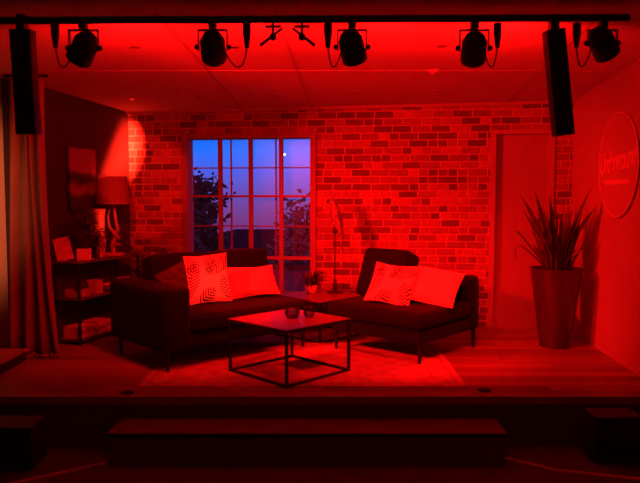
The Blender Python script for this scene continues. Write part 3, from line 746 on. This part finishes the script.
# ------------------------------------------------------------------ oval sign on the right wall
ra = math.atan2(-1, -.06)
def rwall(y): return 2.527 - .06 * (6.845 - y)
sg = thing('round_sign', 'large round sign with script lettering on the right wall', 'sign', (rwall(5.60) - .012, 5.60, 1.615), ra)
bb = MB(); bb.lathe([(0, -.006), (.418, -.006), (.422, 0), (.418, .006), (0, .006)], n=64, close=False, mtx=Matrix.Rotation(R(90), 4, 'X')); bb.build('disc', 'sign', sg, True)
rm = MB(); rm.tube([(math.cos(2 * PI * k / 64) * .425, -.004, math.sin(2 * PI * k / 64) * .425) for k in range(65)], .006, 6, caps=False); rm.build('rim', 'signtext', sg, True)
def text(body, size, loc, rot, parent, m_, shear=0, ext=.002, name='lettering', bold=0, spacing=1):
    c_ = bpy.data.curves.new(name, 'FONT'); c_.body = body; c_.size = size; c_.shear = shear; c_.extrude = ext; c_.offset = bold; c_.space_character = spacing
    c_.align_x = 'CENTER'; c_.align_y = 'CENTER'; c_.materials.append(M[m_])
    tmp = bpy.data.objects.new('tmp', c_); me = bpy.data.meshes.new_from_object(tmp); bpy.data.objects.remove(tmp); bpy.data.curves.remove(c_)
    o = bpy.data.objects.new(name, me); C.objects.link(o); o.parent = parent; o.location = loc; o.rotation_euler = rot; return o
tx = text('Underground', .165, (0, -.010, .03), (R(90), R(-4), 0), sg, 'signtext', .35, bold=.006, spacing=.93); tx.scale = (.92, 1.5, 1)
MB().box((-.27, -.009, -.155), (.27, -.006, -.118)).build('underline', 'signtext', sg)

# ------------------------------------------------------------------ lighting bar and everything on it
BY = 4.1
def HX(px): return (px - 320) * .00593
def HZ(py): return 2.357 - (py - 28) * .00587
br = thing('lighting_bar', 'long black lighting bar running across under the ceiling', 'lighting bar', (0, BY, 2.405))
MB().tube([(-3.3, 0, -.012), (HX(628), 0, .012)], .022, 12).build('tube', 'black', br, True)
for x in (-3.1, -2.9): MB().box((x - .02, -.02, .015), (x + .02, .02, zc(BY) - 2.405)).build('ceiling_bracket', 'black', br)

def par(label, px, bpx, bpy_, aimdir, plug=None, w_=.14, hang=.13):
    """bpx,bpy_ : where the lamp head hangs (in bar coordinates)"""
    x = HX(bpx); z = HZ(bpy_)
    t = thing('stage_spotlight', label, 'spotlight', (x, BY, 2.405), 0, 'stage lamps on the bar')
    dz = z - 2.405; hw = w_ / 2 + .018
    MB().box((-.022, -.03, -.055), (.022, .03, .01), bevel=.005).build('clamp', 'black', t)
    y_ = MB(); y_.box((-hw, -.014, -.066), (hw, .014, -.058)); y_.box((-hw, -.014, dz - .02), (-hw + .006, .014, -.058)); y_.box((hw - .006, -.014, dz - .02), (hw, .014, -.058)); yk = y_.build('yoke', 'black', t)
    for s_ in (-1, 1):
        MB().lathe([(0, 0), (.014, 0), (.016, .012), (.009, .02), (0, .02)], n=12, close=False, mtx=Matrix.Translation((s_ * hw, 0, dz)) @ Matrix.Rotation(R(90 * s_), 4, 'Y')).build('knob', 'blackm', yk, True)
    q = Vector(aimdir).to_track_quat('Z', 'Y').to_matrix().to_4x4(); mt = Matrix.Translation((0, 0, dz)) @ q
    r = w_ / 2
    hg_ = MB().lathe([(0, -.105), (r * .45, -.10), (r * .8, -.08), (r * .98, -.05), (r, -.02), (r, .03), (r * 1.08, .035), (r * 1.08, .085), (r * .98, .09), (r * .95, .07), (0, .068)], n=28, mtx=mt, close=False).build('housing', 'blackm', t, True)
    fn = MB()
    for k in range(5): fn.lathe([(r * 1.0, 0), (r * 1.035, 0), (r * 1.035, .004), (r * 1.0, .004)], (0, 0, -.045 + k * .014), 28, mtx=mt, close=False)
    fn.build('cooling_rib', 'blackm', hg_)
    MB().lathe([(0, .078), (r * .94, .078), (r * .94, .082), (0, .082)], n=24, mtx=mt, close=False).build('lens', 'lens', hg_, True)
    if plug is not None:
        pxx = HX(plug) - x; sgn = 1 if pxx > 0 else -1
        pc_ = MB().lathe([(0, 0), (.010, 0), (.012, -.0), (.020, .06), (.024, .085), (.024, .14), (.018, .145), (0, .145)], (pxx, -.005, -.165), 14, close=False).build('power_connector', 'blackm', t, True)
        x1 = sgn * r * .8
        pts = []
        P0, P1, P2, P3 = Vector((pxx, -.005, -.16)), Vector((pxx - sgn * .015, -.005, -.31)), Vector(((pxx + x1) / 2, .0, -.33)), Vector((x1 * .9, .0, dz + .02))
        for k in range(15):
            u = k / 14; pts.append(P0 * (1 - u) ** 3 + P1 * 3 * u * (1 - u) ** 2 + P2 * 3 * u * u * (1 - u) + P3 * u ** 3)
        MB().tube(pts, .0045, 6).build('power_cable', 'blackm', pc_, True)
    return t
left_par = par('black stage lamp pointing down left, beside the left hanging speaker', 83, 84, 48, (-.62, .5, -.75), 56)
par('black stage lamp with a long looped cable on its right', 213, 213, 47, (-.05, .8, -.55), 247)
par('black stage lamp just right of the bare bar clamps, tilted right', 352, 352, 47, (.25, .6, -.8), 328)
par('black stage lamp hanging above the short sofa and door, connector on its right', 474, 474, 48, (.1, .75, -.6), 497)
par('black stage lamp nearest the right end of the bar', 602, 602, 43, (.62, .5, -.7), 576)

# two flaps added on the left lamp to shape the corner beam
def flap(d0, d1, inside, dist=.07, width=.075):
    d0, d1, inside = d0.normalized(), d1.normalized(), inside.normalized()
    n_ = d0.cross(d1).normalized()
    if n_.dot(inside) > 0: n_ = -n_
    a0 = d0 + (d0 - d1) * .25; a1 = d1 + (d1 - d0) * .45
    f_ = MB(); off = left_par.location
    q = [CL + a0 * dist, CL + a1 * dist, CL + a1 * dist + n_ * width, CL + a0 * dist + n_ * width]
    fw = (d0 + d1).normalized() * .0015
    v_ = [f_.bm.verts.new(p - off) for p in q] + [f_.bm.verts.new(p - off + fw) for p in q]
    for k in ((0, 1, 2, 3), (7, 6, 5, 4), (0, 4, 5, 1), (1, 5, 6, 2), (2, 6, 7, 3), (3, 7, 4, 0)): f_.bm.faces.new([v_[i] for i in k])
    f_.build('added_beam_flap', 'blackm', left_par)
APEX = Vector((-2.075, 7.45, 2.21)) - CL; LEFT = Vector((-2.213, 7.07, 1.56)) - CL; RIGHT = Vector((-1.45, 7.37, 1.88)) - CL; IN = Vector((-1.9, 7.42, 1.6)) - CL
flap(APEX, LEFT, IN); flap(APEX, RIGHT, IN)

# empty clamp arms in the middle
for lab, x0, s_ in (('black clamp arm on the bar with its long rod pointing down left', HX(273), -1), ('black clamp arm on the bar with its rod pointing down right', HX(302), 1)):
    t = thing('clamp_arm', lab, 'clamp', (x0, BY, 2.405), 0, 'bare clamp arms')
    MB().box((-.008, -.008, -.10), (.008, .008, -.018), bevel=.002).build('post', 'blackm', t)
    MB().ball((0, 0, -.10), .022).build('joint', 'blackm', t, True)
    MB().tube([(s_ * .075, 0, -.15), (s_ * -.055, 0, -.05)], [.009, .007], 8).build('rod', 'blackm', t, True)
    MB().box((-.045, -.012, -.045), (.045, .012, -.035)).build('crossbar', 'blackm', t)

# column loudspeakers
def column_speaker(label, top, bot, wd, side):
    x0, z0 = HX(top[0]), HZ(top[1]); x1, z1 = HX(bot[0]), HZ(bot[1])
    t = thing('column_speaker', label, 'loudspeaker', (x0, BY + .0, 2.405))
    L = math.hypot(x1 - x0, z1 - z0); a = math.atan2(x1 - x0, z0 - z1)
    mt = Matrix.Translation((0, 0, z0 - 2.405)) @ Matrix.Rotation(-a, 4, 'Y') @ Matrix.Rotation(R(4), 4, 'X')
    MB().box((-wd / 2, -.045, -L), (wd / 2, .045, 0), mt, bevel=.006).build('cabinet', 'blackm', t, True)
    MB().box((-wd / 2 + .008, -.049, -L + .01), (wd / 2 - .008, -.0455, -.01), mt).build('grille', 'grille', t)
    MB().box((-.025, -.03, z0 - 2.405 - .01), (.025, .03, .025)).build('bracket', 'black', t)
    return t
column_speaker('black column loudspeaker hanging at the left in front of the curtain', (23, 30), (23.5, 134), .122, -1)
column_speaker('black column loudspeaker hanging tilted at the right above the door', (553, 30), (568, 135), .112, 1)

# bass speakers on the hall floor
def sub(label, loc, rz, w_, d_, h_):
    t = thing('floor_speaker', label, 'loudspeaker', loc, rz)
    MB().box((0, 0, .02), (w_, d_, h_), bevel=.008).build('cabinet', 'blackm', t)
    MB().box((.02, -.006, .04), (w_ - .02, .0, h_ - .02)).build('grille', 'grille', t)
    for x in (.04, w_ - .04):
        for y in (.05, d_ - .05): MB().lathe([(0, 0), (.02, 0), (.02, .02), (0, .02)], (x, y, 0), 10, close=False).build('rubber_foot', 'blackm', t)
sub('black floor loudspeaker on the hall floor at the left of the step', (-2.36, 4.12, -.35), 0, .57, .24, .285)
sub('black floor loudspeaker on the hall floor at the right of the step', (1.755, 4.24, -.35), 0, .30, .20, .31)

# floor sockets at the stage edge
for lab, p in (('small black floor socket left, on the stage edge near the rug corner', (-1.335, 4.63)), ('small black floor socket right, on the stage edge below the short sofa', (1.157, 4.70))):
    o = MB().lathe([(0, 0), (.045, 0), (.045, .006), (.03, .012), (0, .012)], n=20, close=False).build('floor_socket', 'blackm', None, True, loc=(p[0], p[1], .0005)); tag(o, lab, 'floor socket')

# ceiling fittings
tiltX = -math.atan(.064)
def downlight(x, y, lab):
    t = thing('recessed_downlight', lab, 'ceiling light', (x, y, zc(y) - .0002), rot=(tiltX, 0, 0), group='recessed ceiling lights')
    MB().lathe([(.028, 0), (.04, 0), (.04, -.004), (.028, -.006), (.028, 0)], n=20, close=False).build('rim', 'doorframe', t, True)
    MB().lathe([(0, -.001), (.028, -.001), (.028, -.003), (0, -.003)], n=16, close=False).build('lens', 'lens', t)
for i, (x, y, lab) in enumerate(((-1.32, 4.95, 'small recessed ceiling light above the left lamp, front row'), (-.61, 4.95, 'small recessed ceiling light right of the looped cable, front row'), (.87, 4.92, 'small recessed ceiling light left of the lamp above the short sofa, front row'),
        (-1.84, 6.75, 'small recessed ceiling light nearest the left back corner'), (-1.16, 6.65, 'small recessed ceiling light above the left side of the window'), (-.44, 6.6, 'small recessed ceiling light above the right side of the window'),
        (.31, 6.5, 'small recessed ceiling light above the parrot, back row'), (1.08, 6.4, 'small recessed ceiling light above the short sofa, back row'), (1.85, 6.35, 'small recessed ceiling light above the door'))):
    downlight(x, y, lab)
sd = thing('smoke_detector', 'round white smoke detector on the ceiling in front of the brick wall', 'smoke detector', (.93, 5.62, zc(5.62)), rot=(tiltX, 0, 0))
MB().lathe([(0, -.03), (.03, -.03), (.045, -.02), (.05, 0), (0, 0)], n=24, close=False).build('cover', 'white', sd, True)
MB().lathe([(.0, -.036), (.012, -.036), (.014, -.03), (0, -.03)], n=12, close=False).build('sensor', 'doorframe', sd, True)

# ------------------------------------------------------------------ outside the window
g_ = MB().box((-30, 8.2, -3.2), (30, 60, -3)); struct(g_.build('ground_garden', 'lawn'))
t_ = MB().box((-4, 7.80, -.30), (3, 9.6, -.15)); struct(t_.build('ground_terrace', 'garden_wall'))
gw = thing('terrace_wall', 'low pale terrace wall with a dark coping outside the window', 'wall', (-.6, 9.3, -.15))
MB().box((-2.2, 0, 0), (1.2, .15, .50)).build('wall_body', 'garden_wall', gw)
MB().box((-2.22, -.03, .50), (1.22, .18, .57)).build('coping', 'roof', gw)
hs = thing('house', 'neighbouring house with a dark hipped roof beyond the garden', 'house', (-2.75, 27, -3.35))
MB().box((-4.2, 0, 0), (4.2, 5, 2.2)).build('wall', 'render_', hs)
h_ = MB(); vv = [h_.bm.verts.new(p) for p in ((-4.6, -.4, 2.2), (4.6, -.4, 2.2), (4.6, 5.4, 2.2), (-4.6, 5.4, 2.2), (-.9, 2.5, 3.25), (1.1, 2.5, 3.25))]
for f in ((0, 1, 5, 4), (1, 2, 5), (2, 3, 4, 5), (3, 0, 4), (3, 2, 1, 0)): h_.bm.faces.new([vv[i] for i in f])
h_.build('roof', 'roof', hs)
for x in (-2.6, .0, 2.6): MB().box((x - .4, -.03, .8), (x + .4, 0, 1.7)).build('window', 'lens', hs)
def tree(name, label, loc, H, cr, ch, nleaf, ls, m_, seed, cat='tree'):
    rnd = random.Random(seed); t = thing(name, label, cat, loc)
    tk = MB(); tk.tube([(0, 0, 0), (.03, 0, H * .4), (0, .03, H * .75), (0, 0, H * .95)], [.09, .07, .04, .012], 8)
    lf = MB(); ends = []
    for i in range(55):
        a = rnd.uniform(0, 2 * PI); z0 = rnd.uniform(.45, .9) * H; q = rnd.uniform(.4, 1) * cr * (1.1 - (z0 / H - .45))
        e = Vector((math.cos(a) * q, math.sin(a) * q, min(H, z0 + rnd.uniform(0, .35) * ch))); tk.tube([(0, 0, z0), tuple(e * .55 + Vector((0, 0, z0 * .42))), tuple(e)], [.022, .014, .005], 5); ends.append(e)
    tk.build('trunk', 'bark', t)
    for i in range(nleaf):
        e = rnd.choice(ends); p = e + Vector((rnd.gauss(0, cr * .17), rnd.gauss(0, cr * .17), rnd.gauss(0, ch * .12)))
        d = Vector((rnd.uniform(-1, 1), rnd.uniform(-1, 1), rnd.uniform(-1, .6))).normalized(); s2 = d.cross(Vector((rnd.uniform(-1, 1), rnd.uniform(-1, 1), rnd.uniform(-1, 1)))).normalized()
        L = ls * rnd.uniform(.6, 1.2)
        lf.ribbon([p, p + d * L * .5, p + d * L], [L * .15, L * .5, .002], s2, fold=.2)
    lf.build('crown', m_, t); return t
tree('garden_tree', 'leafy dark tree outside the left panes of the window', (-2.85, 13.5, -3), 4.4, 1.0, 1.6, 10000, .17, 'treeleaf', 3)
tree('garden_tree', 'smaller tree with leaves coloured red-lit outside the right panes of the window', (-.22, 11.2, -3), 4.25, .5, 1.6, 3000, .13, 'redlit_leaf', 8)
# ornamental grass on the terrace
for i, (x, y, lab) in enumerate(((-.66, 8.25, 'spiky grass tuft outside the window, behind the oblong pillow'), (-.46, 8.3, 'spiky grass tuft outside the window, behind the left corner of the corner table'), (-.24, 8.35, 'spiky grass tuft outside the window, behind the small potted plant'))):
    rnd = random.Random(40 + i); m_ = MB()
    for k in range(60):
        a = rnd.uniform(0, 2 * PI); re = rnd.uniform(.02, .12); hg = rnd.uniform(.22, .42)
        pts = [Vector((math.cos(a) * re * u ** 1.6, math.sin(a) * re * u ** 1.6, hg * u)) for u in (0, .3, .6, .85, 1)]
        m_.ribbon(pts, [.006, .007, .006, .004, .001], (-math.sin(a), math.cos(a), 0), fold=.2)
    o = m_.build('grass_tuft', 'grassm', loc=(x, y, -.15)); tag(o, lab, 'grass tuft', 'grass tufts on the terrace', 'thing')
mo = MB().ball((0, 0, 0), .17).build('moon', 'moon', loc=(-4.9, 95, 7.0)); tag(mo, 'small bright moon in the blue dusk sky through the window', 'moon')
